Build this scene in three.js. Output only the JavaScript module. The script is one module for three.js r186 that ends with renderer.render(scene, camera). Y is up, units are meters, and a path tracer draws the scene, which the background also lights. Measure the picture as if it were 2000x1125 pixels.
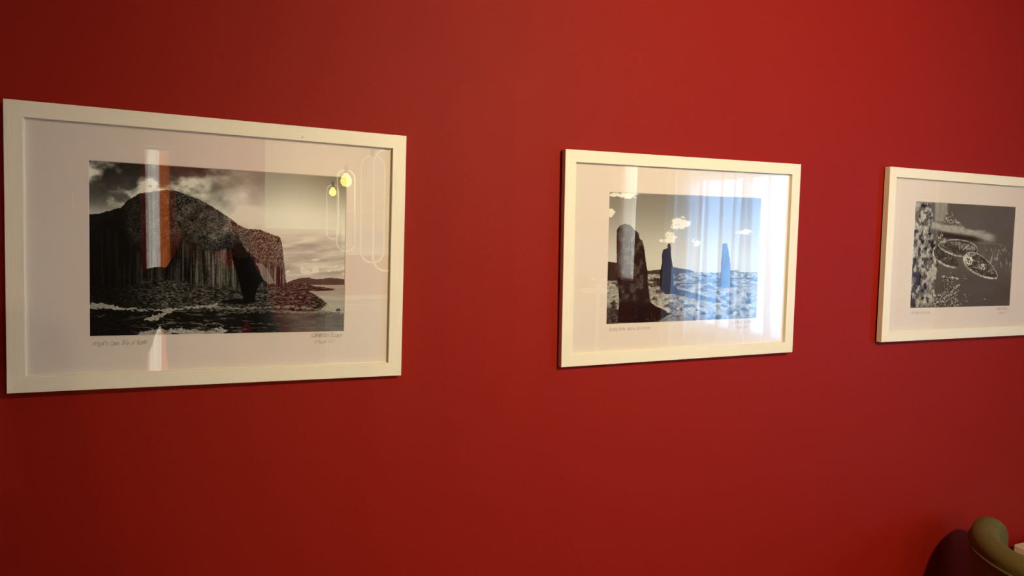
import * as THREE from 'three';
import { mergeGeometries, mergeVertices } from 'three/addons/utils/BufferGeometryUtils.js';
import { RoundedBoxGeometry } from 'three/addons/geometries/RoundedBoxGeometry.js';
import { MarchingCubes } from 'three/addons/objects/MarchingCubes.js';
import { RectAreaLightUniformsLib } from 'three/addons/lights/RectAreaLightUniformsLib.js';

// ---------- camera, sky, exposure ----------
const rad = Math.PI / 180, EYE = 1.67, CAM_Z = 1.422, FOCAL = 1374.45;
const scene = new THREE.Scene();
const camera = new THREE.PerspectiveCamera(2 * Math.atan(562.5 / FOCAL) / rad, 2000 / 1125, 0.05, 60);
{
  const yaw = 22.767 * rad, pitch = -3.958 * rad, roll = 1.278 * rad;
  const f = new THREE.Vector3(Math.sin(yaw) * Math.cos(pitch), Math.sin(pitch), -Math.cos(yaw) * Math.cos(pitch));
  const r0 = new THREE.Vector3(Math.cos(yaw), 0, Math.sin(yaw)), u0 = new THREE.Vector3().crossVectors(r0, f);
  const r = r0.clone().multiplyScalar(Math.cos(roll)).addScaledVector(u0, Math.sin(roll));
  const u = u0.clone().multiplyScalar(Math.cos(roll)).addScaledVector(r0, -Math.sin(roll));
  camera.quaternion.setFromRotationMatrix(new THREE.Matrix4().makeBasis(r, u, f.clone().negate()));
  camera.position.set(0, EYE, CAM_Z);
}
const renderer = new THREE.WebGLRenderer({ antialias: true });
renderer.toneMapping = THREE.LinearToneMapping;
renderer.toneMappingExposure = 1.0;
renderer.shadowMap.enabled = true;
RectAreaLightUniformsLib.init();
scene.background = new THREE.Color().setRGB(5, 10.4, 18.5);        // bright overcast daylight outside the curtained windows
const SPOT_CD = 16.2;
const WARM = new THREE.Color().setRGB(1, 0.79, 0.48);

// ---------- helpers ----------
const taken = new Map();
function numbered(n) { const k = taken.get(n) ?? 0; taken.set(n, k + 1); return k ? `${n}_${String(k).padStart(3, '0')}` : n; }
function group(name, label, category, pos = [0, 0, 0], g) {
  const o = new THREE.Group(); o.name = numbered(name); o.position.set(...pos); o.userData = { label, category };
  if (g) o.userData.group = g;
  scene.add(o); return o;
}
function part(name, geo, mat, parent, label) {
  const m = new THREE.Mesh(geo, mat); m.name = name; m.castShadow = m.receiveShadow = true;
  if (label) m.userData.label = label;
  parent.add(m); return m;
}
function struct(name, geo, mat) { const m = part(name, geo, mat, scene); m.userData.kind = 'structure'; return m; }
const box = (w, h, d, x = 0, y = 0, z = 0) => new THREE.BoxGeometry(w, h, d).translate(x, y, z);
const rbox = (w, h, d, r, x = 0, y = 0, z = 0) => new RoundedBoxGeometry(w, h, d, 3, r).translate(x, y, z);
const cyl = (r0, r1, h, x = 0, y = 0, z = 0, n = 24) => new THREE.CylinderGeometry(r0, r1, h, n).translate(x, y, z);
const lathe = (pts, n = 40) => new THREE.LatheGeometry(pts.map(([x, y]) => new THREE.Vector2(x, y)), n);
const smooth = (a, b, x) => { const t = Math.min(1, Math.max(0, (x - a) / (b - a))); return t * t * (3 - 2 * t); };
const clamp = (x, a = 0, b = 1) => Math.min(b, Math.max(a, x)), mix = (a, b, t) => a + (b - a) * t;
// seeded noise
const hash = (x, y) => { let h = Math.imul(x, 374761393) + Math.imul(y, 668265263) | 0; h = Math.imul(h ^ (h >>> 13), 1274126177); return ((h ^ (h >>> 16)) >>> 0) / 4294967296; };
function vnoise(x, y) {
  const i = Math.floor(x), j = Math.floor(y), a = x - i, b = y - j, s = a * a * (3 - 2 * a), t = b * b * (3 - 2 * b);
  const p = hash(i, j), q = hash(i + 1, j), r = hash(i, j + 1), w = hash(i + 1, j + 1);
  return p + (q - p) * s + (r - p) * t + (p - q - r + w) * s * t;
}
function fbm(x, y, n = 4) { let s = 0, a = 0.5, m = 0; for (let k = 0; k < n; k++) { s += a * vnoise(x + k * 17.3, y + k * 9.1); m += a; a *= 0.5; x *= 2.03; y *= 2.03; } return s / m; }
function rng(seed) { return () => { seed = (seed + 0x6d2b79f5) | 0; let t = Math.imul(seed ^ (seed >>> 15), 1 | seed); t = (t + Math.imul(t ^ (t >>> 7), 61 | t)) ^ t; return ((t ^ (t >>> 14)) >>> 0) / 4294967296; }; }
function noiseTexture(size, f, srgb = false) {
  const d = new Uint8Array(size * size * 4);
  for (let y = 0; y < size; y++) for (let x = 0; x < size; x++) { const v = f(x, y), o = (y * size + x) * 4; for (let c = 0; c < 3; c++) d[o + c] = clamp(Array.isArray(v) ? v[c] : v) * 255; d[o + 3] = 255; }
  const t = new THREE.DataTexture(d, size, size); t.magFilter = THREE.LinearFilter; t.wrapS = t.wrapT = THREE.MirroredRepeatWrapping;
  if (srgb) t.colorSpace = THREE.SRGBColorSpace;
  t.needsUpdate = true; return t;
}
const lin = (r, g, b) => new THREE.Color().setRGB(r, g, b);
const std = (color, roughness = 0.6, o = {}) => new THREE.MeshStandardMaterial({ color, roughness, ...o });
const phys = (color, roughness, o = {}) => new THREE.MeshPhysicalMaterial({ color, roughness, ...o });

// ---------- materials ----------
const rollerBump = noiseTexture(512, (x, y) => 0.55 * fbm(x / 5, y / 5, 3) + 0.45 * fbm(x / 60, y / 60, 3));
rollerBump.repeat.set(9, 4);
const paintTone = noiseTexture(512, (x, y) => 0.93 + 0.05 * fbm(x / 90, y / 90, 4) + 0.02 * vnoise(x / 2, y / 2));
paintTone.repeat.set(2, 1);
const redPaint = phys(lin(0.275, 0.0095, 0.003), 0.6, { bumpMap: rollerBump, bumpScale: 0.0006, map: paintTone, specularIntensity: 0.28 });
const redPlain = std(lin(0.38, 0.009, 0.006), 0.6);
const creamPaint = std(lin(0.72, 0.62, 0.46), 0.7);
const ceilingPaint = std(lin(0.78, 0.74, 0.66), 0.8);
const grain = noiseTexture(256, (x, y) => 0.95 + 0.05 * fbm(x / 46, y / 2.2, 4), true);
const grainBump = noiseTexture(256, (x, y) => fbm(x / 50, y / 2.5, 3));
const frameWhite = std(lin(0.85, 0.82, 0.62), 0.45, { map: grain, bumpMap: grainBump, bumpScale: 0.00012 });
const glassPane = phys(lin(1, 1, 1), 0, { transmission: 1, thickness: 0, ior: 1.6 });
const backing = std(lin(0.3, 0.22, 0.14), 0.9);
const whiteLacquer = std(lin(0.8, 0.77, 0.7), 0.35);
const darkMetal = std(lin(0.03, 0.03, 0.03), 0.4, { metalness: 0.8 });
const brass = std(lin(0.6, 0.42, 0.16), 0.3, { metalness: 1 });
const wood = std(lin(0.16, 0.075, 0.03), 0.5);
const velvetTone = noiseTexture(256, (x, y) => 0.8 + 0.2 * fbm(x / 30, y / 30, 4));
const velvet = phys(lin(0.115, 0.092, 0.014), 0.85, { map: velvetTone, sheen: 0.3, sheenRoughness: 0.5, sheenColor: lin(0.3, 0.28, 0.1) });

// ---------- room shell ----------
const RX = 3.7, LX = -2.8, BZ = 6.2, CEIL = 2.8, T = 0.15;
struct('wall_front', box(RX - LX + 2 * T, CEIL, T, (RX + LX) / 2, CEIL / 2, -T / 2), redPaint);
struct('floor', box(RX - LX + 2 * T, T, BZ + 2 * T, (RX + LX) / 2, -T / 2, BZ / 2), std(lin(0.16, 0.09, 0.045), 0.45));
struct('ceiling', box(RX - LX + 2 * T, T, BZ + 2 * T, (RX + LX) / 2, CEIL + T / 2, BZ / 2), ceilingPaint);
struct('wall_left', box(T, CEIL, BZ, LX - T / 2, CEIL / 2, BZ / 2), redPlain);
function holedWall(w, holes) {           // in its own x (along), y (up); thickness T towards +z
  const s = new THREE.Shape([[0, 0], [w, 0], [w, CEIL], [0, CEIL]].map(([x, y]) => new THREE.Vector2(x, y)));
  for (const [a, b, c, d] of holes) s.holes.push(new THREE.Path([[a, c], [a, d], [b, d], [b, c]].map(([x, y]) => new THREE.Vector2(x, y))));
  return new THREE.ExtrudeGeometry(s, { depth: T, bevelEnabled: false });
}
const WIN = [1.62, 3.7, 0.9, 2.2], SLIT = [4.54, 4.9, 1.22, 2.45], TALL = [-0.46, -0.235, 0.25, 2.5];
struct('wall_right', holedWall(BZ, [[BZ - WIN[1], BZ - WIN[0], WIN[2], WIN[3]], [BZ - SLIT[1], BZ - SLIT[0], SLIT[2], SLIT[3]]]).rotateY(Math.PI / 2).translate(RX, 0, BZ), redPlain);
struct('wall_back', holedWall(RX - LX, [[TALL[0] - LX, TALL[1] - LX, TALL[2], TALL[3]]]).translate(LX, 0, BZ), redPlain);
struct('trim_1', box(RX - 0.62, CEIL - 1.74, 0.02, (RX + 0.62) / 2, (CEIL + 1.74) / 2, BZ - 0.01), creamPaint);
function windowUnit(name, w, h, cols, place, f = 0.06) {
  const g = new THREE.Group(); g.name = name; g.userData.kind = 'structure'; scene.add(g);
  const fr = [box(w, f, 0.06, 0, h / 2 - f / 2), box(w, f, 0.06, 0, -h / 2 + f / 2), box(f, h - 2 * f, 0.06, -w / 2 + f / 2), box(f, h - 2 * f, 0.06, w / 2 - f / 2)];
  for (let k = 1; k < cols; k++) fr.push(box(0.05, h - 0.12, 0.05, -w / 2 + (w * k) / cols));
  part('window_frame', mergeGeometries(fr), whiteLacquer, g);
  for (let k = 0; k < cols; k++) part('pane', box((w - 2 * f) / cols - 0.05 * (cols > 1), h - 2 * f - 0.01, 0.004, -w / 2 + f + ((w - 2 * f) * (k + 0.5)) / cols), glassPane, g);
  place(g); return g;
}
windowUnit('window_1', WIN[1] - WIN[0], WIN[3] - WIN[2], 3, (g) => { g.rotation.y = Math.PI / 2; g.position.set(RX + 0.035, (WIN[2] + WIN[3]) / 2, (WIN[0] + WIN[1]) / 2); });
windowUnit('window_2', SLIT[1] - SLIT[0], SLIT[3] - SLIT[2], 1, (g) => { g.rotation.y = Math.PI / 2; g.position.set(RX + 0.1, (SLIT[2] + SLIT[3]) / 2, (SLIT[0] + SLIT[1]) / 2); }, 0.022);
windowUnit('window_3', TALL[1] - TALL[0], TALL[3] - TALL[2], 1, (g) => g.position.set((TALL[0] + TALL[1]) / 2, (TALL[2] + TALL[3]) / 2, BZ + 0.1), 0.02);
struct('trim_2', box(-0.5 - LX, CEIL, 0.03, (LX - 0.5) / 2, CEIL / 2, BZ - 0.015), std(lin(0.02, 0.014, 0.01), 0.6));

// curtains: wavy sheets of voile hung from a rod
const weave = noiseTexture(256, (x, y) => 0.9 + 0.1 * vnoise(x / 1.5, y / 1.5));
function voile(color, see, o = {}) { return phys(color, see, { transmission: 0.62, thickness: 0, map: weave, side: THREE.DoubleSide, ...o }); }
function sheet(w, h, folds, amp, seed, sway = 0) {       // x along, y up from 0, waves in z
  const nx = Math.max(40, folds * 14), ny = 24, pos = [], uv = [], idx = [], r = rng(seed), ph = [];
  for (let k = 0; k < 6; k++) ph.push([r() * 6.28, 0.5 + r() * 0.8]);
  for (let j = 0; j <= ny; j++) for (let i = 0; i <= nx; i++) {
    const u = i / nx, v = j / ny, warp = 0.35 * Math.sin(u * 7.1 + ph[0][0]) + 0.22 * Math.sin(u * 15.3 + ph[1][0]) + 0.12 * (1 - v) * Math.sin(u * 9 + ph[2][0]);
    const a = 2 * Math.PI * folds * (u + warp / folds * 0.6), z = amp * (Math.sin(a) + 0.35 * Math.sin(2.3 * a + ph[3][0])) * (0.55 + 0.45 * (1 - v)) * (0.7 + 0.5 * vnoise(u * folds * 0.7, seed));
    pos.push(u * w + sway * (1 - v) * (1 - v) * Math.sin(u * 3), v * h, z); uv.push(u * w * 3, v * h * 3);
  }
  for (let j = 0; j < ny; j++) for (let i = 0; i < nx; i++) { const a = j * (nx + 1) + i; idx.push(a, a + 1, a + nx + 2, a, a + nx + 2, a + nx + 1); }
  const g = new THREE.BufferGeometry(); g.setAttribute('position', new THREE.Float32BufferAttribute(pos, 3)); g.setAttribute('uv', new THREE.Float32BufferAttribute(uv, 2)); g.setIndex(idx); g.computeVertexNormals(); return g;
}
function curtain(label, w, h, folds, amp, seed, mat, pos, turn, sway, over = 0.1) {
  const g = group('sheer_curtain', label, 'curtain', pos); g.rotation.y = turn;
  part('fabric', sheet(w, h, folds, amp, seed, sway), mat, g);
  part('curtain_rod', cyl(0.012, 0.012, w + over, 0, 0, 0, 12).rotateZ(Math.PI / 2).translate(w / 2, h + 0.012, 0), darkMetal, g);
  if (over) for (const s of [0.02, w - 0.02]) part('bracket', box(0.02, 0.02, 0.13, s, h + 0.012, -0.065), darkMetal, g);
  return g;
}
const white = voile(lin(0.9, 0.92, 0.94), 0.72);
curtain('wide white voile curtain in folds over the triple window beside the red wall', 2.62, 1.75, 13, 0.075, 5, white, [RX - 0.13, 0.62, 3.82], Math.PI / 2, 0.06);
curtain('narrow gathered white curtain over the slit window', 0.345, 1.17, 4, 0.012, 11, voile(lin(0.95, 0.46, 0.24), 0.8, { transmission: 0.9 }), [RX + 0.045, 1.24, 4.895], Math.PI / 2, 0, 0);
curtain('narrow white curtain over the tall window in the far red wall', 0.125, 2.2, 3, 0.008, 17, voile(lin(0.95, 0.45, 0.22), 0.85, { transmission: 0.9 }), [-0.335, 0.26, BZ + 0.03], Math.PI, 0, 0);
curtain('orange curtain hanging against the far red wall', 0.105, 2.2, 2, 0.006, 23, voile(lin(0.75, 0.085, 0.006), 0.95), [-0.238, 0.26, BZ + 0.06], Math.PI, 0, 0);

// ---------- framed prints ----------
const FW = 0.6733, FH = 0.4866, RAIL = 0.0272, PW = 0.4369, PH = 0.3034, DEPTH = 0.0165, RECESS = 0.0085;
function railGeometry(len, tint) {          // top rail in frame axes: outer edge at y = 0, inner edge at y = -RAIL, mitred ends
  const b = 0.0007, prof = [[0, -DEPTH], [0, -b], [b, 0], [RAIL - b, 0], [RAIL, -b], [RAIL, -RECESS - 0.0035], [RAIL - 0.006, -RECESS - 0.0035], [RAIL - 0.006, -DEPTH]], pos = [], uv = [];
  const P = (k, s) => { const [w, z] = prof[k % prof.length]; return [s * (len / 2 - w - 0.00008), -w, z]; };
  for (let k = 0; k < prof.length; k++) {
    const a = P(k, -1), b2 = P(k, 1), c = P(k + 1, 1), d = P(k + 1, -1);
    for (const q of [a, b2, c, a, c, d]) { pos.push(...q); uv.push(q[0] * 4 + tint, (q[1] + q[2]) * 14 + tint); }
  }
  for (const s of [-1, 1]) {
    const tri = THREE.ShapeUtils.triangulateShape(prof.map(([x, y]) => new THREE.Vector2(x, y)), []);
    for (const t of tri) for (const k of t) { const q = P(k, s); pos.push(...q); uv.push(q[0] * 4, q[1] * 14); }
  }
  const g = new THREE.BufferGeometry(); g.setAttribute('position', new THREE.Float32BufferAttribute(pos, 3)); g.setAttribute('uv', new THREE.Float32BufferAttribute(uv, 2)); g.computeVertexNormals(); return g;
}
const MW = FW - 2 * RAIL + 0.008, MH = FH - 2 * RAIL + 0.008, OX = 0.0014, OY = 0.0013;
function matGeometry() {
  const pos = [], uv = [], bev = 0.0012, z0 = 0, z1 = -0.0014, o = [[-MW / 2, MH / 2], [MW / 2, MH / 2], [MW / 2, -MH / 2], [-MW / 2, -MH / 2]];
  const ring = (e) => [[-1, 1], [1, 1], [1, -1], [-1, -1]].map(([a, b]) => [OX + a * (PW / 2 + e), OY + b * (PH / 2 + e)]), i0 = ring(bev), i1 = ring(0);
  const quad = (A, B, C, D) => { for (const q of [A, C, B, A, D, C]) { pos.push(...q); uv.push(q[0] / MW + 0.5, q[1] / MH + 0.5); } };
  for (let k = 0; k < 4; k++) {
    const n = (k + 1) % 4;
    quad([...o[k], z0], [...o[n], z0], [...i0[n], z0], [...i0[k], z0]);
    quad([...i0[k], z0], [...i0[n], z0], [...i1[n], z1], [...i1[k], z1]);
  }
  const g = new THREE.BufferGeometry(); g.setAttribute('position', new THREE.Float32BufferAttribute(pos, 3)); g.setAttribute('uv', new THREE.Float32BufferAttribute(uv, 2)); g.computeVertexNormals(); return g;
}
const matGeo = matGeometry(), railLong = [railGeometry(FW, 0), railGeometry(FW, 0.37)], railShort = [railGeometry(FH, 0.61), railGeometry(FH, 0.83)];
// pencil captions on the mat board, in unsteady hand lettering
function matMaterial(lines, seed) {
  const W = 2048, H = Math.round(W * MH / MW), c = document.createElement('canvas'); c.width = W; c.height = H;
  const x = c.getContext('2d'), r = rng(seed), S = W / MW;
  x.fillStyle = 'rgb(224,217,203)'; x.fillRect(0, 0, W, H);
  for (const [text, px, py, size, track, tone] of lines) {
    let cx = (px + MW / 2) * S; const cy = (MH / 2 - py) * S;
    x.fillStyle = tone;
    for (const ch of text) {
      x.save(); x.translate(cx, cy + (r() - 0.5) * size * S * 0.16); x.transform(0.8 + r() * 0.15, 0, -0.24 - r() * 0.12, 1 + (r() - 0.5) * 0.3, 0, 0); x.rotate((r() - 0.5) * 0.16);
      x.font = `${size * S}px sans-serif`; x.fillText(ch, 0, 0); x.restore();
      cx += (ch === ' ' ? 0.42 : 'lIift,\''.includes(ch) ? 0.3 : 0.5) * size * S * track;
    }
  }
  const t = new THREE.CanvasTexture(c); t.colorSpace = THREE.SRGBColorSpace;
  return std(0xffffff, 0.9, { map: t });
}
// Print painter: fn(X, Y) gives a grey 0..255 in the coordinates of the given four corners (top left, top right, bottom right, bottom left).
function squareToQuad([[x0, y0], [x1, y1], [x2, y2], [x3, y3]]) {
  const dx1 = x1 - x2, dx2 = x3 - x2, sx = x0 - x1 + x2 - x3, dy1 = y1 - y2, dy2 = y3 - y2, sy = y0 - y1 + y2 - y3, den = dx1 * dy2 - dx2 * dy1;
  const g = (sx * dy2 - dx2 * sy) / den, h = (dx1 * sy - sx * dy1) / den;
  return new THREE.Matrix3().set(x1 - x0 + g * x1, x3 - x0 + h * x3, x0, y1 - y0 + g * y1, y3 - y0 + h * y3, y0, g, h, 1);
}
const apply = (m, x, y) => { const e = m.elements, w = e[2] * x + e[5] * y + e[8]; return [(e[0] * x + e[3] * y + e[6]) / w, (e[1] * x + e[4] * y + e[7]) / w]; };
class Picture {
  constructor(w, h, quad) { this.w = w; this.h = h; this.fwd = squareToQuad(quad); this.inv = this.fwd.clone().invert(); }
  at(X, Y) { const [u, v] = apply(this.inv, X, Y); return [u * this.w, v * this.h]; }
  layer(draw) {                                   // an 8-bit mask drawn with canvas paths in quad coordinates
    const c = document.createElement('canvas'); c.width = this.w; c.height = this.h; const x = c.getContext('2d');
    x.fillStyle = '#000'; x.fillRect(0, 0, this.w, this.h); x.fillStyle = x.strokeStyle = '#fff'; x.lineJoin = x.lineCap = 'round';
    const path = (pts, close) => { x.beginPath(); pts.forEach((p, i) => { const q = this.at(...p); i ? x.lineTo(...q) : x.moveTo(...q); }); if (close) x.closePath(); };
    draw({ fill: (pts, tone = 255) => { x.fillStyle = `rgb(${tone},${tone},${tone})`; path(pts, true); x.fill(); }, line: (pts, width, tone = 255) => { x.strokeStyle = `rgb(${tone},${tone},${tone})`; x.lineWidth = width; path(pts); x.stroke(); } });
    const d = x.getImageData(0, 0, this.w, this.h).data, out = new Uint8Array(this.w * this.h);
    for (let i = 0; i < out.length; i++) out[i] = d[i * 4];
    return (X, Y) => { const [a, b] = this.at(X, Y), x0 = clamp(a - 0.5, 0, this.w - 1.001), y0 = clamp(b - 0.5, 0, this.h - 1.001), i = x0 | 0, j = y0 | 0, s = x0 - i, t = y0 - j, o = j * this.w + i; return (mix(mix(out[o], out[o + 1], s), mix(out[o + this.w], out[o + this.w + 1], s), t)) / 255; };
  }
  poly(pts) { return this.layer((l) => l.fill(pts)); }
  paint(fn, warm = [0.98, 1, 0.93]) {
    const d = new Uint8Array(this.w * this.h * 4);
    for (let j = 0; j < this.h; j++) for (let i = 0; i < this.w; i++) {
      const [X, Y] = apply(this.fwd, (i + 0.5) / this.w, (j + 0.5) / this.h), v = clamp(fn(X, Y), 3, 238), o = ((this.h - 1 - j) * this.w + i) * 4;
      for (let c = 0; c < 3; c++) d[o + c] = v * warm[c];
      d[o + 3] = 255;
    }
    const t = new THREE.DataTexture(d, this.w, this.h); t.magFilter = THREE.LinearFilter; t.colorSpace = THREE.SRGBColorSpace; t.needsUpdate = true; return t;
  }
}
function seaCliffs() {
  const P = new Picture(1300, 903, [[175, 314], [676.5, 346.5], [672, 645.5], [174.5, 657.5]]);
  const isle = P.poly([[170, 420], [196, 419], [212, 414.7], [240, 407], [246, 401], [252, 393.7], [264.6, 386.7], [276, 379.7], [297, 377.4], [314, 375], [331.5, 373], [348.6, 375.5], [367, 383], [386, 389], [401.5, 396.8], [418, 406], [432, 415], [446, 424], [466, 439], [485, 447.5], [508, 448.6], [527, 455.6], [546, 463], [550, 474], [553, 499], [556, 526], [558.5, 550], [577, 552], [599, 551], [612, 557], [626, 558], [655, 562.5], [643, 565.5], [601, 566], [614, 573], [628, 583], [640, 592], [650, 600], [600, 606], [520, 600], [430, 606], [300, 602], [170, 600]]);
  const cave = P.poly([[452, 492], [456, 480], [463, 473], [471, 474], [481, 488], [494, 506], [505, 524], [515, 548], [506, 554], [500, 572], [498, 587], [480, 589], [472, 566], [464, 536], [455, 508]]);
  const columnsLight = P.poly([[500, 512], [512, 514], [524, 526], [536, 550], [528, 553], [515, 545]]);
  const right = P.poly([[462, 436], [485, 447], [508, 448], [527, 455], [546, 463], [553, 499], [559, 552], [530, 552], [520, 520], [496, 500], [476, 482], [466, 460]]);
  const hills = P.poly([[558, 551], [575.5, 543.4], [588, 541], [601, 540.5], [617.7, 543.4], [638, 541], [658, 541.5], [680, 544], [680, 554.5], [558, 555]]);
  const foam = P.layer((l) => {
    l.fill([[172, 591], [200, 590], [222, 594], [250, 600], [300, 602], [345, 600], [400, 594], [425, 590], [425, 598], [380, 599], [340, 605], [318, 617], [308, 623], [290, 624], [283, 620], [305, 613], [325, 606], [300, 604], [240, 604], [215, 601], [172, 603]]);
    l.fill([[255, 657], [275, 648], [300, 640], [330, 641], [352, 638], [378, 641], [402, 645], [430, 636], [446, 642], [430, 650], [414, 658], [330, 660]]);
    l.line([[320, 625], [345, 627], [375, 627]], 3, 170); l.line([[390, 632], [420, 629], [436, 634]], 4, 190); l.line([[385, 637], [410, 637]], 3, 170);
    l.line([[193, 616], [207, 615]], 5, 110);
    l.line([[420, 598], [470, 600], [520, 598], [570, 596], [620, 601]], 10, 170); l.line([[430, 609], [470, 606], [520, 605], [590, 607], [640, 606]], 9, 120);
    l.fill([[635, 592], [643, 586], [649, 592], [658, 596], [673, 600], [673, 606], [650, 608], [638, 604], [620, 603], [628, 598]]);
  });
  const dark = P.layer((l) => { l.fill([[325, 655], [338, 648], [352, 648], [345, 656]]); l.fill([[385, 655], [394, 651], [404, 653], [396, 658]]); l.fill([[655, 601], [661, 599], [664, 604], [656, 605]]); l.fill([[430, 586], [455, 581], [480, 583], [492, 590], [470, 592], [440, 590]]); });
  return P.paint((X, Y) => {
    const wx = X + (fbm(X / 3, Y / 3, 3) - 0.5) * 2.4, wy = Y + (fbm(X / 3 + 40, Y / 3, 3) - 0.5) * 2.6, t = (Y - 318) / 225;
    // sky
    let v = 126 + 112 * smooth(0.02, 0.5, t) - 38 * (1 - smooth(230, 430, X)) * smooth(0.1, 0.5, t) - 62 * smooth(560, 690, X) * (1 - smooth(0.1, 0.75, t));
    const cl = fbm(X / 42 + 3, Y / 24, 5), leftTop = (1 - smooth(300, 520, X)) * (1 - smooth(385, 425, Y));
    v += leftTop * (210 * smooth(0.38, 0.72, cl) - 70 - 25 * fbm(X / 12, Y / 7, 3));
    v += (1 - smooth(480, 540, X)) * smooth(320, 380, X) * (90 * (fbm(X / 34 + 9, Y / 30, 5) - 0.45));
    v += 90 * smooth(445, 475, Y) * (fbm(X / 46, Y / 6.5 + X / 90, 4) - 0.62) - 26 * smooth(450, 490, Y);
    v += 60 * smooth(0.58, 0.72, fbm(X / 14, Y / 8, 4)) * smooth(500, 512, Y) * (1 - smooth(528, 538, Y));
    const h = hills(wx, wy);
    v = mix(v, 62 + 18 * fbm(X / 9, Y / 4, 3), h);
    if (Y > 554 - (X - 600) * 0.004) {                           // sea
      let s = 168 + 26 * (fbm(X / 26, Y / 2.2, 3) - 0.5);
      s = mix(s, 92 + 60 * (fbm(X / 16, Y / 2.4, 4) - 0.5), smooth(596, 612, Y));
      s = mix(s, 16 + 90 * smooth(0.56, 0.8, fbm(X / 13, Y / 2.6, 4)), (1 - smooth(500, 590, X)) * smooth(594, 602, Y));
      s += smooth(560, 640, X) * smooth(610, 650, Y) * 12;
      s = mix(s, 8, 0.75 * (1 - smooth(230, 300, X)) * smooth(600, 606, Y));
      v = s;
    }
    const m = isle(wx, wy);
    if (m > 0) {
      const sp = fbm(X / 1.9 + Y / 9, Y / 1.5, 3), sp2 = fbm(X / 16, Y / 11, 4), st = vnoise(X / 1.3, Y / 45) * 0.5 + vnoise(X / 3.6 + 7, Y / 60) * 0.5 - 0.16 * (vnoise(X / 2, Y / 3) - 0.5);
      const lit = 0.16 + 0.22 * smooth(238, 262, X) + 0.42 * smooth(300, 372, X) + 0.15 * smooth(400, 470, X);
      let cap = (235 * (sp - 0.42) + 150 * (sp2 - 0.44) + 58) * lit, col = (210 * smooth(0.22, 0.85, st)) * (0.12 + 0.18 * smooth(236, 300, X) + 0.3 * smooth(330, 420, X));
      const edge = 482 + 10 * Math.sin(X / 21) + 14 * (vnoise(X / 12, 3) - 0.5) - 26 * (1 - smooth(200, 270, X));
      let r = mix(cap, col, smooth(edge - 5, edge + 5, Y));
      r *= 1 - 0.4 * smooth(edge - 30, edge - 4, Y) * (1 - smooth(edge - 4, edge + 6, Y));
      const apron = smooth(548, 566, Y + 9 * (vnoise(X / 14, 5) - 0.5) - 14 * smooth(260, 290, X) * (1 - smooth(330, 390, X)) * -1);
      r = mix(r, (250 * (fbm(X / 4.5, Y / 1.7, 4) - 0.34) + 16) * (0.25 + 0.75 * smooth(225, 320, X)), apron * 0.9);
      const rt = right(wx, wy);
      r = mix(r, mix(80 + 230 * (sp - 0.46), 130 * smooth(0.25, 0.9, st) + 14, smooth(508, 524, Y - (X - 530) * 0.2)), rt);
      r = mix(r, 5, cave(wx, wy));
      r = mix(r, 90 + 80 * st, columnsLight(wx, wy));
      v = mix(v, r, m);
    }
    const f = foam(X + 6 * (vnoise(X / 5, Y / 2) - 0.5), Y + 5 * (vnoise(X / 4 + 9, Y / 3) - 0.5));
    v = mix(v, 168 + 70 * (fbm(X / 6, Y / 2, 3) - 0.5), f * smooth(0.28, 0.55, fbm(X / 5, Y / 1.8, 3) + 0.18 * f));
    v = mix(v, 6, dark(wx, wy));
    return v + 8 * (hash(X * 7 | 0, Y * 7 | 0) - 0.5);
  });
}
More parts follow.
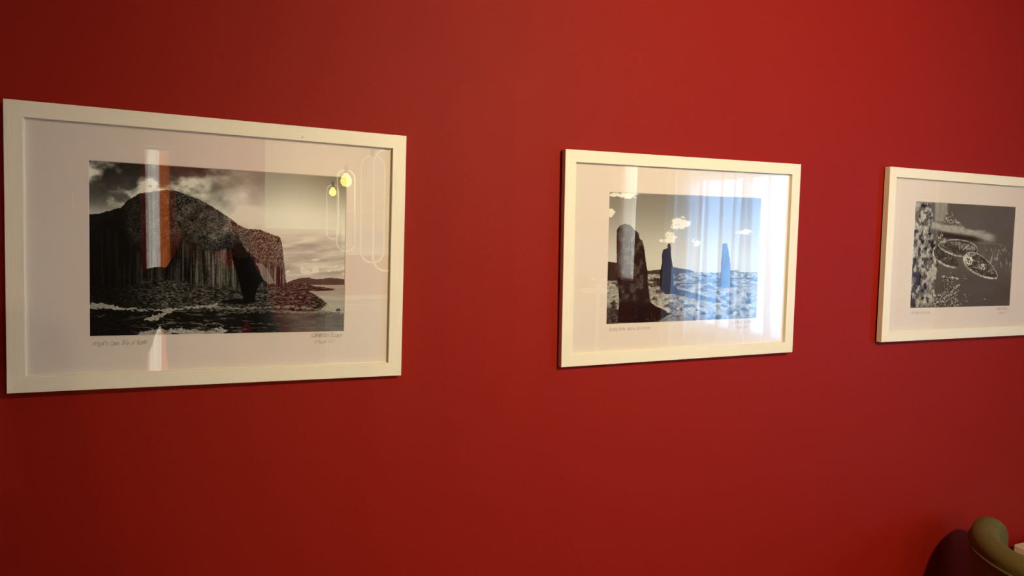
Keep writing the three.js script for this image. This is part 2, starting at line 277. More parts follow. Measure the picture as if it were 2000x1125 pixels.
function standingStones() {
  const P = new Picture(1200, 833, [[1190.6, 376.7], [1485, 387], [1474, 620.6], [1183, 631]]);
  const one = P.poly([[1205.5, 510], [1205.5, 464.5], [1206, 449.6], [1212, 442], [1221, 438.7], [1231, 441], [1239.7, 449.6], [1247, 455.8], [1249.6, 467], [1254.6, 470.8], [1257.7, 484.5], [1261, 510], [1264, 528.6], [1264.6, 552], [1269, 587], [1280.7, 596], [1299, 604], [1303, 612], [1287, 622], [1262, 626], [1207, 626], [1207, 612], [1210, 587], [1208.6, 560], [1205, 537]]);
  const two = P.poly([[1303, 477], [1307, 475.5], [1308.7, 482], [1309, 502], [1313, 521], [1314, 555], [1323, 565], [1322, 571.5], [1297, 572], [1288, 562], [1287.6, 532], [1292, 512], [1292, 498], [1294, 488], [1302.5, 485]]);
  const three = P.poly([[1409, 476], [1417, 475], [1420, 491], [1423, 512], [1424, 542], [1427, 556], [1415, 559], [1402, 557], [1404.7, 532.5], [1406, 509]]);
  const hills = P.layer((l) => { l.fill([[1180, 509], [1195, 511], [1206, 513], [1206, 546], [1180, 547]], 255); l.fill([[1262, 528], [1285, 526], [1313, 521], [1330, 524], [1345, 526], [1357, 531], [1300, 534], [1262, 534]], 230); l.fill([[1422, 528], [1436, 526.5], [1442, 529], [1424, 531]], 200); });
  const shade = P.layer((l) => { l.fill([[1312, 562], [1340, 567], [1400, 584], [1408, 590], [1380, 586], [1330, 576], [1312, 572]]); l.fill([[1430, 553], [1440, 559], [1420, 560], [1398, 560]], 190); l.fill([[1180, 598], [1200, 596], [1214, 606], [1208, 634], [1180, 634]], 220); l.fill([[1276, 540], [1290, 545], [1292, 556], [1274, 558]], 235); l.fill([[1262, 550], [1275, 552], [1272, 557], [1262, 556]], 220); l.fill([[1280, 565], [1296, 564], [1292, 571], [1280, 570]], 180); l.fill([[1338, 545], [1370, 541], [1392, 544], [1400, 550], [1340, 551]], 110); });
  const puff = (X, Y, cx, cy, rx, ry) => 1 - ((X - cx) / rx) ** 2 - ((Y - cy) / ry) ** 2;
  return P.paint((X, Y) => {
    const wx = X + (fbm(X / 2.6, Y / 2.6, 3) - 0.5) * 1.4, wy = Y + (fbm(X / 2.6 + 40, Y / 2.6, 3) - 0.5) * 1.4;
    let v = mix(134, 206, smooth(376, 515, Y));
    let c = -9;
    for (const [cx, cy, rx, ry] of [[1228, 384, 26, 7], [1195, 417, 9, 10], [1326, 438, 20, 14], [1308, 462, 13, 11], [1305, 470, 20, 5], [1358, 473, 9, 8], [1449, 454, 17, 6], [1206, 384, 15, 4]]) c = Math.max(c, puff(X, Y, cx, cy, rx, ry));
    v = mix(v, 236, smooth(0.3, 0.75, c + 2.4 * (fbm(X / 6, Y / 5, 5) - 0.42)) * smooth(-0.8, 0.2, c));
    const ground = 531 + 14 * (1 - smooth(1200, 1230, X));
    if (Y > ground + (vnoise(X / 3, 1) - 0.5) * 2) {
      const d = (Y - ground) / 95, near = smooth(0.15, 0.6, d), n = mix(fbm(X / 6, Y / 2, 5), fbm(X / 7 + 5, Y / 5, 5), near), k = fbm(X / 1.5, Y / 1.3, 3);
      v = mix(150, 164, d) + 150 * (n - 0.5) + 90 * (k - 0.5) - 95 * smooth(0.53, 0.66, mix(fbm(X / 12, Y / 3, 5), fbm(X / 10 + 3, Y / 7, 5), near)) * (0.5 + k);
      v *= 1 - 0.25 * smooth(0.75, 1, d);
    }
    v = mix(v, 34 + 20 * vnoise(X / 3, Y / 2), hills(wx, wy));
    v = mix(v, 28 + 90 * smooth(0.55, 0.8, fbm(X / 2, Y / 2, 3)), 0.9 * shade(wx, wy));
    const lichen = fbm(X / 7, Y / 9, 4);
    v = mix(v, mix(20 + 50 * smooth(0.42, 0.75, lichen) * (0.6 + 0.8 * fbm(X / 2, Y / 2.5, 3)) * (1 - smooth(575, 596, Y)), 12 + 60 * smooth(0.62, 0.85, fbm(X / 2, Y / 5, 3)), smooth(582, 606, Y)), one(wx, wy));
    v = mix(v, 14 + 60 * smooth(0.52, 0.8, fbm(X / 4, Y / 8, 4)) * smooth(1298, 1310, X), two(wx, wy));
    v = mix(v, mix(40, 70, smooth(1404, 1424, X)) + 40 * (fbm(X / 3, Y / 9, 3) - 0.5), three(wx, wy));
    return v + 7 * (hash(X * 9 | 0, Y * 9 | 0) - 0.5);
  });
}
function mooredBoats() {
  const P = new Picture(1100, 764, [[97, 48], [1065, 98], [1010, 1060], [42, 1090]]);
  const ell = (cx, cy, rx, ry, tilt, a0 = 0, a1 = 360) => { const o = [], bow = rx > 130 ? 0.3 : 0; for (let a = a0; a <= a1; a += 6) { const u = Math.cos(a * rad) * rx, w = Math.sin(a * rad) * ry * (1 - bow * Math.cos(a * rad) * (tilt > 0.3 ? 1 : -0.6)); o.push([cx + u * Math.cos(tilt) - w * Math.sin(tilt), cy + u * Math.sin(tilt) + w * Math.cos(tilt)]); } return o; };
  const A = [510, 498, 186, 76, 8 * rad], B = [730, 675, 186, 82, 34 * rad], C = [395, 590, 140, 72, 38 * rad];
  const hull = P.layer((l) => { l.fill(ell(...A), 255); l.fill(ell(...B), 255); l.fill(ell(...C), 255); });
  const rims = P.layer((l) => {
    l.line(ell(...C, 20, 185), 14, 235); l.line(ell(...C, 185, 300), 4, 150);
    l.line(ell(...A), 8, 205); l.line(ell(...A, 60, 190), 10, 240); l.line(ell(...A.slice(0, 2), 168, 62, A[4], 30, 160), 4, 150);
    l.line(ell(...B), 8, 200); l.line(ell(...B, 5, 170), 15, 240); l.line(ell(...B.slice(0, 2), 160, 62, B[4], 285, 340), 4, 150);
    l.line([[440, 450], [540, 455]], 8, 160); l.line([[450, 466], [530, 470]], 6, 140); l.line([[520, 478], [526, 515]], 9, 200); l.line([[545, 480], [560, 520], [600, 470], [590, 525]], 8, 180); l.line([[610, 470], [630, 520]], 9, 190);
    l.line([[655, 615], [715, 632]], 6, 200); l.line([[645, 680], [705, 692]], 6, 200); l.line([[705, 640], [700, 690]], 6, 160);
    l.line([[690, 444], [760, 458], [860, 456], [940, 470]], 4, 130); l.line([[412, 560], [430, 625]], 6, 120); l.line([[380, 600], [450, 590]], 4, 110);
    l.line([[850, 680], [880, 650]], 6, 120);
  });
  const bright = P.layer((l) => { l.fill(ell(610, 612, 44, 54, 0.2), 230); l.fill(ell(745, 680, 38, 30, 0.5), 230); l.fill(ell(820, 720, 26, 16, 0.5), 110); l.fill(ell(600, 490, 80, 32, 0.1), 110); l.fill(ell(375, 440, 40, 22, -0.3), 130); });
  const bank = P.poly([[30, 30], [250, 40], [270, 200], [250, 330], [290, 430], [270, 540], [330, 650], [290, 800], [260, 880], [310, 950], [260, 1100], [20, 1110]]);
  const weed = P.layer((l) => { for (const [x, y, a, b] of [[470, 780, 45, 30], [410, 800, 40, 30], [400, 860, 30, 34], [455, 890, 60, 50], [430, 950, 70, 60], [340, 1000, 60, 50], [450, 1040, 75, 50], [320, 1060, 60, 40], [595, 975, 24, 22], [570, 812, 10, 8], [635, 920, 8, 8], [757, 1002, 8, 8], [555, 750, 8, 10], [530, 715, 8, 8], [440, 165, 26, 26], [450, 235, 100, 30], [320, 400, 36, 40], [655, 258, 10, 10]]) l.fill(ell(x, y, a, b, 0.3)); });
  return P.paint((X, Y) => {
    const wx = X + (fbm(X / 20, Y / 20, 4) - 0.5) * 40, wy = Y + (fbm(X / 20 + 50, Y / 20, 4) - 0.5) * 40;
    let v = 92 + 12 * (fbm(X / 90, Y / 90, 3) - 0.5) - 10 * smooth(600, 1000, Y);
    const band = 1 - Math.abs(Y - (295 + (X - 300) * 0.19)) / 62;                       // pale shoal below the dark upper water
    v = mix(v, 172 + 50 * (fbm(X / 18, Y / 18, 3) - 0.5), smooth(0, 0.7, band + 0.9 * (fbm(X / 60, Y / 30, 3) - 0.5)) * (1 - smooth(800, 900, X)) * 0.9);
    v = mix(v, 38, smooth(0, 1, 1 - Math.abs(Y - (372 + (X - 330) * 0.12)) / 46) * smooth(310, 350, X) * (1 - smooth(640, 760, X)));
    v = mix(v, 165, smooth(275, 300, X) * (1 - smooth(395, 420, X)) * (1 - smooth(230, 270, Y)) * (0.5 + 0.5 * fbm(X / 14, Y / 30, 3)));
    v += smooth(700, 800, X) * 60 * smooth(0.55, 0.75, fbm(X / 12, Y / 40, 4)) * smooth(460, 520, Y) * (1 - smooth(700, 800, Y));
    v = mix(v, 56 + 150 * smooth(0.4, 0.68, fbm(X / 10, Y / 9, 5)), weed(X + (vnoise(X / 22, Y / 22) - 0.5) * 70, Y + (vnoise(X / 22 + 50, Y / 22) - 0.5) * 70) * smooth(0.2, 0.62, fbm(X / 15 + 3, Y / 17, 5)));
    const b = bank(wx, wy);
    v = mix(v, mix(90, 178, smooth(0.25, 0.6, fbm(X / 34 + Y / 160, Y / 90, 4))) + 110 * (fbm(X / 8 + Y / 30, Y / 20, 4) - 0.5) - 110 * smooth(0.46, 0.68, fbm(X / 24 + 4, Y / 34, 5)) * (0.4 + fbm(X / 7, Y / 9, 3)), b);
    v = mix(v, mix(v, 26, 0.8), b * (1 - smooth(120, 160, X)) * smooth(560, 620, Y + 20 * vnoise(X / 8, Y / 20)) * smooth(0.4, 0.6, fbm(X / 20, Y / 40, 3)));
    v = mix(v, mix(44, 74, fbm(X / 20, Y / 20, 3)) + 80 * smooth(0.58, 0.78, fbm(X / 9, Y / 9, 3)), hull(X, Y));
    v = mix(v, 70 + 180 * smooth(0.3, 0.6, fbm(X / 9, Y / 9, 3)), bright(wx, wy) * 0.9);
    v = mix(v, 150 + 70 * smooth(0.3, 0.6, fbm(X / 22, Y / 22, 3)), rims(X + 5 * (fbm(X / 30, Y / 30, 3) - 0.5), Y + 5 * (fbm(X / 30 + 9, Y / 30, 3) - 0.5)) * smooth(0.1, 0.36, fbm(X / 12 + 5, Y / 12, 3)) * 0.95);
    return v * 1.02 + 7 * (hash(X | 0, Y | 0) - 0.5);
  });
}
const pencil = 'rgba(80,72,64,0.5)', faint = 'rgba(90,82,74,0.4)';
const PB = OY - PH / 2;
const glassGeo = box(MW, MH, 0.002), backGeo = box(MW, MH, 0.002), printGeo = new THREE.PlaneGeometry(PW + 0.006, PH + 0.006);
function framedPrint(label, cx, cy, rot, lean, twist, tex, lines, seed, z = 0.022) {
  const g = group('framed_print', label, 'picture', [cx, cy, z]);
  g.rotation.set(lean * rad, -twist * rad, rot * rad);
  const rails = [[railLong[0], 0, FH / 2, 0], [railShort[0], FW / 2, 0, -Math.PI / 2], [railLong[1], 0, -FH / 2, Math.PI], [railShort[1], -FW / 2, 0, Math.PI / 2]];
  for (const [geo, x, y, a] of rails) { const r = part('frame_rail', geo, frameWhite, g); r.position.set(x, y, 0); r.rotation.z = a; }
  part('glass', glassGeo, glassPane, g, 'clear reflecting glass pane').position.z = -RECESS + 0.001;
  part('mat_board', matGeo, matMaterial(lines, seed), g, 'white mat board with a pencil caption').position.z = -RECESS - 0.0006;
  part('photo_print', printGeo, phys(0xffffff, 0.8, { map: tex, specularIntensity: 0.15 }), g, 'black and white photographic print').position.set(OX, OY, -RECESS - 0.0022);
  part('backing_board', backGeo, backing, g).position.z = -RECESS - 0.0036;
  return g;
}
const fp1 = framedPrint('white framed photograph of a sea cliff island with basalt columns and a cave', 0.0131, EYE - 0.0369, -0.668, -0.065, -0.786, seaCliffs(),
  [['Fingal\'s Cave, Isle of Staffa', -PW / 2 + 0.004, PB - 0.0165, 0.0105, 0.66, pencil], ['Cameron Evans', PW / 2 - 0.062, PB - 0.0115, 0.0125, 0.75, pencil], ['9 August 2011', PW / 2 - 0.056, PB - 0.023, 0.009, 0.72, faint]], 3);
framedPrint('white framed photograph of three standing stones on a moor under small clouds', 1.048, EYE - 0.0387, 0.629, 0.383, 0.402, standingStones(),
  [['Standing Stones, Machrie, Isle of Arran', -PW / 2 + 0.006, PB - 0.0165, 0.0105, 0.62, faint], ['Cameron Evans', PW / 2 - 0.075, PB - 0.0125, 0.0125, 0.75, faint], ['9 August 2011', PW / 2 - 0.064, PB - 0.025, 0.009, 0.72, faint]], 5);
framedPrint('white framed photograph of moored rowing boats seen from above beside the olive armchair', 2.0451, EYE - 0.0204, 0.039, -0.42, 0.074, mooredBoats(),
  [['Little Boats, Isle of Skye', -PW / 2 + 0.004, PB - 0.017, 0.0105, 0.68, faint], ['Cameron Evans', PW / 2 - 0.064, PB - 0.0125, 0.0115, 0.72, 'rgba(120,70,50,0.5)'], ['9 August 2011', PW / 2 - 0.052, PB - 0.024, 0.009, 0.7, faint]], 7);
{ // a pale hair-fine scratch on the first pane and a dark nick in its top rail
  const c = new THREE.CatmullRomCurve3([[-0.242, 0.098, 0], [-0.2405, 0.09, 0], [-0.2415, 0.082, 0], [-0.2395, 0.0705, 0]].map((p) => new THREE.Vector3(...p)));
  const s = part('scratch', new THREE.TubeGeometry(c, 16, 0.00028, 5), std(lin(0.85, 0.82, 0.78), 0.6), fp1.children.find((o) => o.name === 'glass'), 'fine pale scratch'); s.position.z = 0.0012;
  part('nick', rbox(0.0026, 0.0012, 0.0004, 0.0002), std(lin(0.06, 0.03, 0.02), 0.8), fp1.children[0], 'small dark nick').position.set(0.135, -0.0205, 0);
}
// pale picture on the far wall, mirrored in the first pane
{
  const g = group('framed_print', 'white framed pale print hanging on the far red wall above the sideboard', 'picture', [1.72, 1.72, BZ - 0.025]); g.rotation.y = Math.PI;
  for (const [geo, x, y, a] of [[railLong[0], 0, FH / 2, 0], [railShort[0], FW / 2, 0, -Math.PI / 2], [railLong[1], 0, -FH / 2, Math.PI], [railShort[1], -FW / 2, 0, Math.PI / 2]]) { const r = part('frame_rail', geo, frameWhite, g); r.position.set(x, y, 0); r.rotation.z = a; }
  part('mat_board', matGeo, std(lin(0.8, 0.78, 0.75), 0.9), g).position.z = -RECESS - 0.0006;
  part('photo_print', printGeo, std(lin(0.5, 0.5, 0.5), 0.6), g).position.set(OX, OY, -RECESS - 0.0022);
}

// ---------- lamps ----------
{ // ceiling spotlight that washes the picture wall with warm light
  const p = new THREE.Vector3(1.05, 2.55, 2.2), aim = new THREE.Vector3(1.3, 1.5, 0), g = group('ceiling_spotlight', 'white adjustable ceiling spotlight aimed at the picture wall', 'lamp', p.toArray());
  part('ceiling_plate', cyl(0.05, 0.05, 0.02, 0, CEIL - p.y - 0.01), whiteLacquer, g);
  part('stem', cyl(0.009, 0.009, CEIL - p.y - 0.02, 0, (CEIL - p.y - 0.02) / 2), whiteLacquer, g);
  const q = new THREE.Quaternion().setFromUnitVectors(new THREE.Vector3(0, -1, 0), aim.clone().sub(p).normalize());
  const head = part('lamp_head', lathe([[0, 0.08], [0.03, 0.08], [0.05, 0.05], [0.055, -0.06], [0.052, -0.06], [0.048, -0.045], [0, -0.045]]), whiteLacquer, g); head.quaternion.copy(q);
  part('lens', cyl(0.046, 0.046, 0.004, 0, -0.05), std(0xffffff, 0.5, { emissive: WARM, emissiveIntensity: 6 }), head);
  const l = new THREE.SpotLight(WARM, SPOT_CD, 0, 47 * rad, 1, 2); l.castShadow = true; l.shadow.radius = 2.5;
  l.position.copy(aim.clone().sub(p).normalize().multiplyScalar(0.085)); g.add(l); l.target.position.copy(aim.clone().sub(p)); g.add(l.target);
}
class Stadium extends THREE.Curve {            // upright oval loop, 0.5 m tall, its lowest point at y = 0
  getPoint(t, o = new THREE.Vector3()) {
    const r = 0.055, straight = 0.5 - 2 * r, L = 2 * straight + 2 * Math.PI * r; let d = (t % 1) * L;
    if (d < straight) return o.set(r, r + d, 0);
    if ((d -= straight) < Math.PI * r) return o.set(r * Math.cos(d / r), r + straight + r * Math.sin(d / r), 0);
    if ((d -= Math.PI * r) < straight) return o.set(-r, r + straight - d, 0);
    d -= straight; return o.set(-r * Math.cos(d / r), r - r * Math.sin(d / r), 0);
  }
}
const loopGeo = new THREE.TubeGeometry(new Stadium(), 160, 0.0038, 8, true);
const loopGlow = std(lin(0.9, 0.86, 0.75), 0.4, { emissive: lin(1, 0.9, 0.62), emissiveIntensity: 1.3 });
const PENDANTS = [[0.69, 1.53, 1.5, 0, 'hanging nearest the picture wall'], [0.725, 1.55, 1.9, 0, 'hanging second from the picture wall'], [0.815, 1.58, 3.0, 1.6, 'hanging third from the picture wall'], [1.14, 1.65, 5.3, 4.5, 'hanging close to the far wall']];
for (const [x, y, z, lit, where] of PENDANTS) {
  const g = group('pendant_lamp', `oval light loop pendant ${lit ? 'with yellow bulb' : 'without bulb'}, ${where}`, 'lamp', [x, y, z], 'oval loop pendants in a row');
  part('light_loop', loopGeo, loopGlow, g);
  part('cap', cyl(0.012, 0.014, 0.03, 0, 0.512), brass, g);
  part('cord', cyl(0.0015, 0.0015, CEIL - y - 0.53, 0, 0.527 + (CEIL - y - 0.53) / 2, 0, 8), whiteLacquer, g);
  part('ceiling_rose', cyl(0.05, 0.05, 0.02, 0, CEIL - y - 0.01), brass, g);
  if (lit) {
    const l = new THREE.PointLight(WARM, lit, 0, 2); l.castShadow = true; l.shadow.radius = 1.2; l.position.y = 0.43; g.add(l);
    part('bulb', lathe([[0.0005, 0.395], [0.02, 0.4], [0.033, 0.418], [0.034, 0.435], [0.028, 0.452], [0.015, 0.468], [0.0125, 0.478], [0.0005, 0.479]], 24), std(lin(0.9, 0.8, 0.4), 0.4, { emissive: lin(1, 0.82, 0.2), emissiveIntensity: 9 }), g);
    part('socket', cyl(0.013, 0.013, 0.022, 0, 0.488), brass, g);
  }
}

// ---------- furniture ----------
function tubChair() {
  const g = new THREE.Group(), R = 0.27, arm = 0.06, th = 0.072, N = 60, M = 22, pos = [], idx = [], uv = [], top = [];
  const L = 2 * arm + Math.PI * R;
  const plan = (s) => { const d = s * L; if (d < arm) return [arm - d, -R, 0, -1]; if (d > L - arm) return [d - (L - arm), R, 0, 1]; const a = (d - arm) / R; return [-R * Math.sin(a), -R * Math.cos(a), -Math.sin(a), -Math.cos(a)]; };
  for (let i = 0; i <= N; i++) {
    const s = i / N, [x, z, nx, nz] = plan(s), k = Math.sin(Math.PI * s), end = Math.min(s, 1 - s) * L, q0 = clamp(1 - end / 0.1), H = 0.9 - 0.11 * (1 - Math.sqrt(1 - q0 * q0 * 0.98)), y0 = 0.27;
    const t = th * (1 - 0.5 * q0 * q0);
    const lean = 0.05 * k;                                          // the back rakes outwards
    for (let j = 0; j < M; j++) {
      const f = j / M; let o, y;
      if (f < 0.35) { const q = f / 0.35; o = t / 2; y = mix(y0, H - t / 2, q); } else if (f < 0.65) { const a = ((f - 0.35) / 0.3) * Math.PI; o = (t / 2) * Math.cos(a); y = H - t / 2 + (t / 2) * Math.sin(a); } else { const q = (f - 0.65) / 0.35; o = -t / 2; y = mix(H - t / 2, y0, q); }
      const out = o + lean * ((y - y0) / 0.55);
      pos.push(x + nx * out, y, z + nz * out); uv.push(s * 6, f * 4);
    }
    const yo = H - t * 0.62, out = t / 2 + 0.002 + lean * ((yo - y0) / 0.55);
    top.push(new THREE.Vector3(x + nx * out, yo, z + nz * out));
  }
  for (let i = 0; i < N; i++) for (let j = 0; j < M; j++) { const a = i * M + j, b = i * M + (j + 1) % M, c = a + M, d = b + M; idx.push(a, b, c, b, d, c); }
  for (const i of [0, N]) for (let j = 1; j < M - 1; j++) idx.push(...(i ? [i * M, i * M + j, i * M + j + 1] : [0, j + 1, j]));
  const sg = new THREE.BufferGeometry(); sg.setAttribute('position', new THREE.Float32BufferAttribute(pos, 3)); sg.setAttribute('uv', new THREE.Float32BufferAttribute(uv, 2)); sg.setIndex(idx); sg.computeVertexNormals();
  part('back_shell', sg, velvet, g);
  part('piping', new THREE.TubeGeometry(new THREE.CatmullRomCurve3(top), 90, 0.0035, 7), velvet, g);
  const disc = (r, h, y) => { const s = new THREE.Shape(); s.moveTo(0.15, -r); s.lineTo(0, -r); s.absarc(0, 0, r, -Math.PI / 2, Math.PI / 2, true); s.lineTo(0.15, r); s.closePath(); return new THREE.ExtrudeGeometry(s, { depth: h, bevelEnabled: true, bevelSize: 0.012, bevelThickness: 0.012, curveSegments: 24 }).rotateX(-Math.PI / 2).translate(0, y, 0); };
  part('seat_cushion', disc(0.215, 0.1, 0.36), velvet, g);
  part('seat_base', disc(0.225, 0.07, 0.27), velvet, g);
  for (const [x, z] of [[0.12, -0.18], [0.12, 0.18], [-0.17, -0.17], [-0.17, 0.17]]) { const l = part('leg', cyl(0.02, 0.012, 0.27), wood, g); l.position.set(x, 0.135, z); }
  return g;
}
{
  const c = tubChair(); c.name = 'armchair'; c.userData = { label: 'olive green velvet tub armchair against the red wall below the boats picture', category: 'armchair' };
  c.position.set(2.183, 0, 0.385); c.rotation.y = 20 * rad; scene.add(c);
}
{
  const g = group('dining_table', 'pale topped table against the red wall beside the olive armchair', 'table', [2.89, 0, 0.36]);
  part('tabletop', rbox(1.1, 0.028, 0.66, 0.006, 0, 0.721, 0), std(lin(0.68, 0.55, 0.4), 0.4), g);
  part('pedestal', cyl(0.035, 0.035, 0.68, 0.12, 0.367), darkMetal, g);
  part('foot', lathe([[0, 0.03], [0.04, 0.03], [0.05, 0.022], [0.24, 0.014], [0.25, 0.006], [0.25, 0], [0, 0]]).translate(0.12, 0, 0), darkMetal, g);
}
{ // white sideboard under the far picture
  const g = group('sideboard', 'white sideboard with two doors along the far red wall', 'sideboard', [1.95, 0, BZ - 0.24]);
  part('body', rbox(1.6, 0.94, 0.42, 0.006, 0, 0.55), whiteLacquer, g);
  part('top', rbox(1.64, 0.03, 0.45, 0.006, 0, 1.036), whiteLacquer, g);
  for (const s of [-1, 1]) { const d = part('door', rbox(0.76, 0.86, 0.02, 0.004, s * 0.39, 0.55, -0.221), whiteLacquer, g); part('knob', new THREE.SphereGeometry(0.014, 16, 12).translate(s * 0.06, 0.62, -0.245), brass, d); }
  for (const [x, z] of [[-0.72, -0.15], [0.72, -0.15], [-0.72, 0.15], [0.72, 0.15]]) part('leg', cyl(0.02, 0.014, 0.08, x, 0.04, z), wood, g);
}
{ // round white stand with a small potted plant, mirrored in the second pane
  const x = 3.3, z = 4.5, g = group('plant_stand', 'tall white pedestal stand with round top beside the slit window', 'stand', [x, 0, z]);
  part('stand_top', lathe([[0, 1.15], [0.17, 1.15], [0.178, 1.145], [0.178, 1.125], [0.17, 1.12], [0, 1.12]]), whiteLacquer, g);
  part('pole', cyl(0.02, 0.02, 1.1, 0, 0.57), whiteLacquer, g);
  part('base', lathe([[0, 0.03], [0.03, 0.03], [0.05, 0.018], [0.15, 0.01], [0.15, 0], [0, 0]]), whiteLacquer, g);
  const p = group('flower_vase', 'small white vase holding two white flowers on the pedestal stand', 'vase', [x, 1.15, z]);
  part('vase', lathe([[0, 0], [0.018, 0], [0.024, 0.02], [0.016, 0.045], [0.02, 0.055], [0.017, 0.055], [0.013, 0.045], [0.02, 0.02], [0, 0.006]]), whiteLacquer, p);
  for (const s of [-1, 1]) {
    part('stem', new THREE.TubeGeometry(new THREE.QuadraticBezierCurve3(new THREE.Vector3(0, 0.03, 0), new THREE.Vector3(s * 0.012, 0.065, 0), new THREE.Vector3(s * 0.04, 0.085, -s * 0.02)), 10, 0.0018, 6), std(lin(0.08, 0.2, 0.05), 0.7), p);
    part('petals', lathe([[0.001, 0], [0.008, 0.006], [0.016, 0.022], [0.02, 0.03], [0.013, 0.02], [0.001, 0.008]], 10).rotateZ(-s * 0.6).translate(s * 0.04, 0.083, -s * 0.02), whiteLacquer, p);
  }
}
// ---------- the photographer, mirrored in the first pane ----------
function fleshOut(bones, lo, hi, n, blend) {                 // tapered capsules [a, b, ra, rb, tone] joined smoothly and meshed
  const mc = new MarchingCubes(n, new THREE.MeshBasicMaterial(), false, false, 300000), size = [0, 1, 2].map((k) => hi[k] - lo[k]);
  const at = (p) => {
    let d = 1e9, best = 1e9, tone = null;
    for (const [a, b, ra, rb, t] of bones) {
      const ab = [b[0] - a[0], b[1] - a[1], b[2] - a[2]], ap = [p[0] - a[0], p[1] - a[1], p[2] - a[2]], L = ab[0] ** 2 + ab[1] ** 2 + ab[2] ** 2;
      const h = L ? clamp((ap[0] * ab[0] + ap[1] * ab[1] + ap[2] * ab[2]) / L) : 0, e = Math.hypot(ap[0] - ab[0] * h, ap[1] - ab[1] * h, ap[2] - ab[2] * h) - mix(ra, rb, h);
      if (e < best) { best = e; tone = t; }
      const k = clamp(0.5 + 0.5 * (d - e) / blend); d = d > 1e8 ? e : mix(d, e, k) - blend * k * (1 - k);
    }
    return [d, tone];
  };
  mc.isolation = 0;
  for (let z = 0; z < n; z++) for (let y = 0; y < n; y++) for (let x = 0; x < n; x++) mc.field[z * n * n + y * n + x] = -at([x, y, z].map((v, k) => lo[k] + (v / n) * size[k]))[0];
  mc.update();
  const c = mc.count, pos = new Float32Array(c * 3), col = new Float32Array(c * 3);
  for (let i = 0; i < c; i++) {
    const p = [0, 1, 2].map((k) => lo[k] + ((mc.positionArray[i * 3 + k] + 1) / 2) * size[k]), t = at(p)[1];
    pos.set(p, i * 3); col.set(t, i * 3);
  }
  let g = new THREE.BufferGeometry(); g.setAttribute('position', new THREE.BufferAttribute(pos, 3)); g.setAttribute('color', new THREE.BufferAttribute(col, 3));
  g = mergeVertices(g, 1e-5); g.computeVertexNormals(); return g;
}
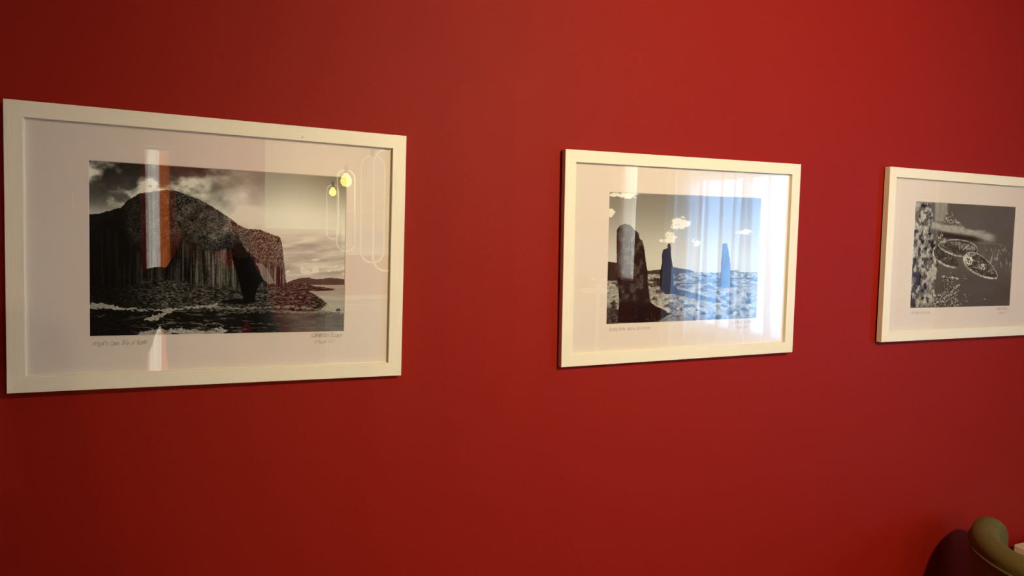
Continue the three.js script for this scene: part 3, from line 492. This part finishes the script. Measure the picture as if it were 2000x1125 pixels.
{
  const skin = [0.5, 0.27, 0.18], coat = [0.07, 0.068, 0.04], jeans = [0.03, 0.035, 0.05], shoe = [0.02, 0.02, 0.02], eye = [0.03, 0.02, 0.015], lip = [0.4, 0.15, 0.12];
  const X = -0.005, body = [[[X, 1.0, 1.9], [X, 1.2, 1.9], 0.14, 0.135, coat], [[X, 1.2, 1.9], [X, 1.42, 1.9], 0.14, 0.13, coat], [[X - 0.07, 1.36, 1.9], [X + 0.07, 1.36, 1.9], 0.125, 0.125, coat], [[X - 0.17, 1.455, 1.9], [X + 0.17, 1.455, 1.9], 0.068, 0.068, coat], [[X, 1.48, 1.9], [X, 1.62, 1.87], 0.058, 0.054, skin]];
  for (const s of [-1, 1]) {
    const sh = [X + s * 0.19, 1.445, 1.9], el = [X + s * 0.25, 1.23, 1.74], wr = [s * 0.1 + 0.03, 1.585, 1.535];
    body.push([sh, el, 0.062, 0.05, coat], [el, wr, 0.05, 0.034, coat]);
    const hip = [X + s * 0.09, 0.94, 1.9], kn = [X + s * 0.1, 0.52, 1.88], an = [X + s * 0.11, 0.09, 1.92];
    body.push([hip, kn, 0.095, 0.062, jeans], [kn, an, 0.062, 0.045, jeans], [[an[0], 0.045, 1.94], [an[0] + s * 0.025, 0.035, 1.74], 0.045, 0.034, shoe]);
  }
  const head = [[[X, 1.76, 1.86], [X, 1.71, 1.85], 0.092, 0.086, skin], [[X, 1.66, 1.81], [X, 1.645, 1.8], 0.056, 0.045, skin], [[X, 1.62, 1.87], [X, 1.68, 1.86], 0.054, 0.06, skin], [[X, 1.725, 1.768], [X, 1.69, 1.752], 0.01, 0.015, skin], [[X - 0.022, 1.653, 1.762], [X + 0.022, 1.653, 1.762], 0.008, 0.008, lip]];
  for (const s of [-1, 1]) head.push([[X + s * 0.033, 1.726, 1.779], [X + s * 0.035, 1.726, 1.779], 0.011, 0.011, eye], [[X + s * 0.092, 1.74, 1.87], [X + s * 0.09, 1.695, 1.865], 0.014, 0.01, skin]);
  const geos = [fleshOut(body, [-0.5, -0.02, 1.4], [0.4, 1.68, 2.15], 110, 0.04), fleshOut(head, [X - 0.13, 1.56, 1.7], [X + 0.13, 1.88, 1.99], 80, 0.018)];
  for (const s of [-1, 1]) {                                  // hands closed on the two ends of the phone
    const w = [s * 0.1 + 0.03, 1.585, 1.535], e = 0.03 + s * 0.079, palm = [e + s * 0.012, 1.625, 1.488], h = [[w, palm, 0.027, 0.03, skin]];
    [0.03, 0.012, -0.006, -0.024].forEach((dy, k) => {
      const len = [0.9, 1, 0.95, 0.75][k], a = [palm[0] + s * 0.004, palm[1] + dy, 1.478], b = [e + s * 0.016, 1.625 + dy * 1.05, 1.447], c2 = [e + s * (0.016 - 0.03 * len), 1.626 + dy * 1.05, 1.4365];
      h.push([a, b, 0.0098, 0.0088, skin], [b, c2, 0.0088, 0.0075, skin]);
    });
    h.push([[palm[0], 1.61, 1.495], [e - s * 0.006, 1.6, 1.475], 0.012, 0.0105, skin], [[e - s * 0.006, 1.6, 1.475], [e - s * 0.03, 1.618, 1.468], 0.0105, 0.0085, skin]);
    geos.push(fleshOut(h, [e - 0.07, 1.53, 1.42], [e + 0.07, 1.69, 1.57], 56, 0.008));
  }
  const o = group('person', 'person in an olive jacket and dark trousers standing and holding up a phone', 'person', [0, 0, 0]);
  part('body', mergeGeometries(geos), new THREE.MeshStandardMaterial({ vertexColors: true, roughness: 0.8 }), o);
  const hairBones = [[[X, 1.79, 1.885], [X, 1.74, 1.9], 0.1, 0.09, [0.05, 0.03, 0.02]], [[X - 0.05, 1.815, 1.83], [X + 0.05, 1.815, 1.83], 0.05, 0.05, [0.05, 0.03, 0.02]]];
  part('hair', fleshOut(hairBones, [X - 0.15, 1.6, 1.72], [X + 0.15, 1.92, 2.03], 60, 0.03), new THREE.MeshStandardMaterial({ vertexColors: true, roughness: 0.7 }), o, 'short dark hair');
  const ph = group('mobile_phone', 'black mobile phone held upright in both hands in front of the face', 'phone', [0.03, 1.645, 1.452]);
  part('phone_body', rbox(0.15, 0.074, 0.009, 0.004), std(lin(0.015, 0.015, 0.017), 0.3), ph);
  part('screen', rbox(0.142, 0.066, 0.0008, 0.0003, 0, 0, 0.0048), std(lin(0.02, 0.02, 0.025), 0.1), ph);
  part('camera_lens', new THREE.CylinderGeometry(0.007, 0.007, 0.003, 24).rotateX(Math.PI / 2).translate(-0.03, 0.024, -0.0058), darkMetal, ph);
}
scene.traverse((o) => { if (o.isMesh) o.castShadow = o.receiveShadow = true; });
renderer.render(scene, camera);
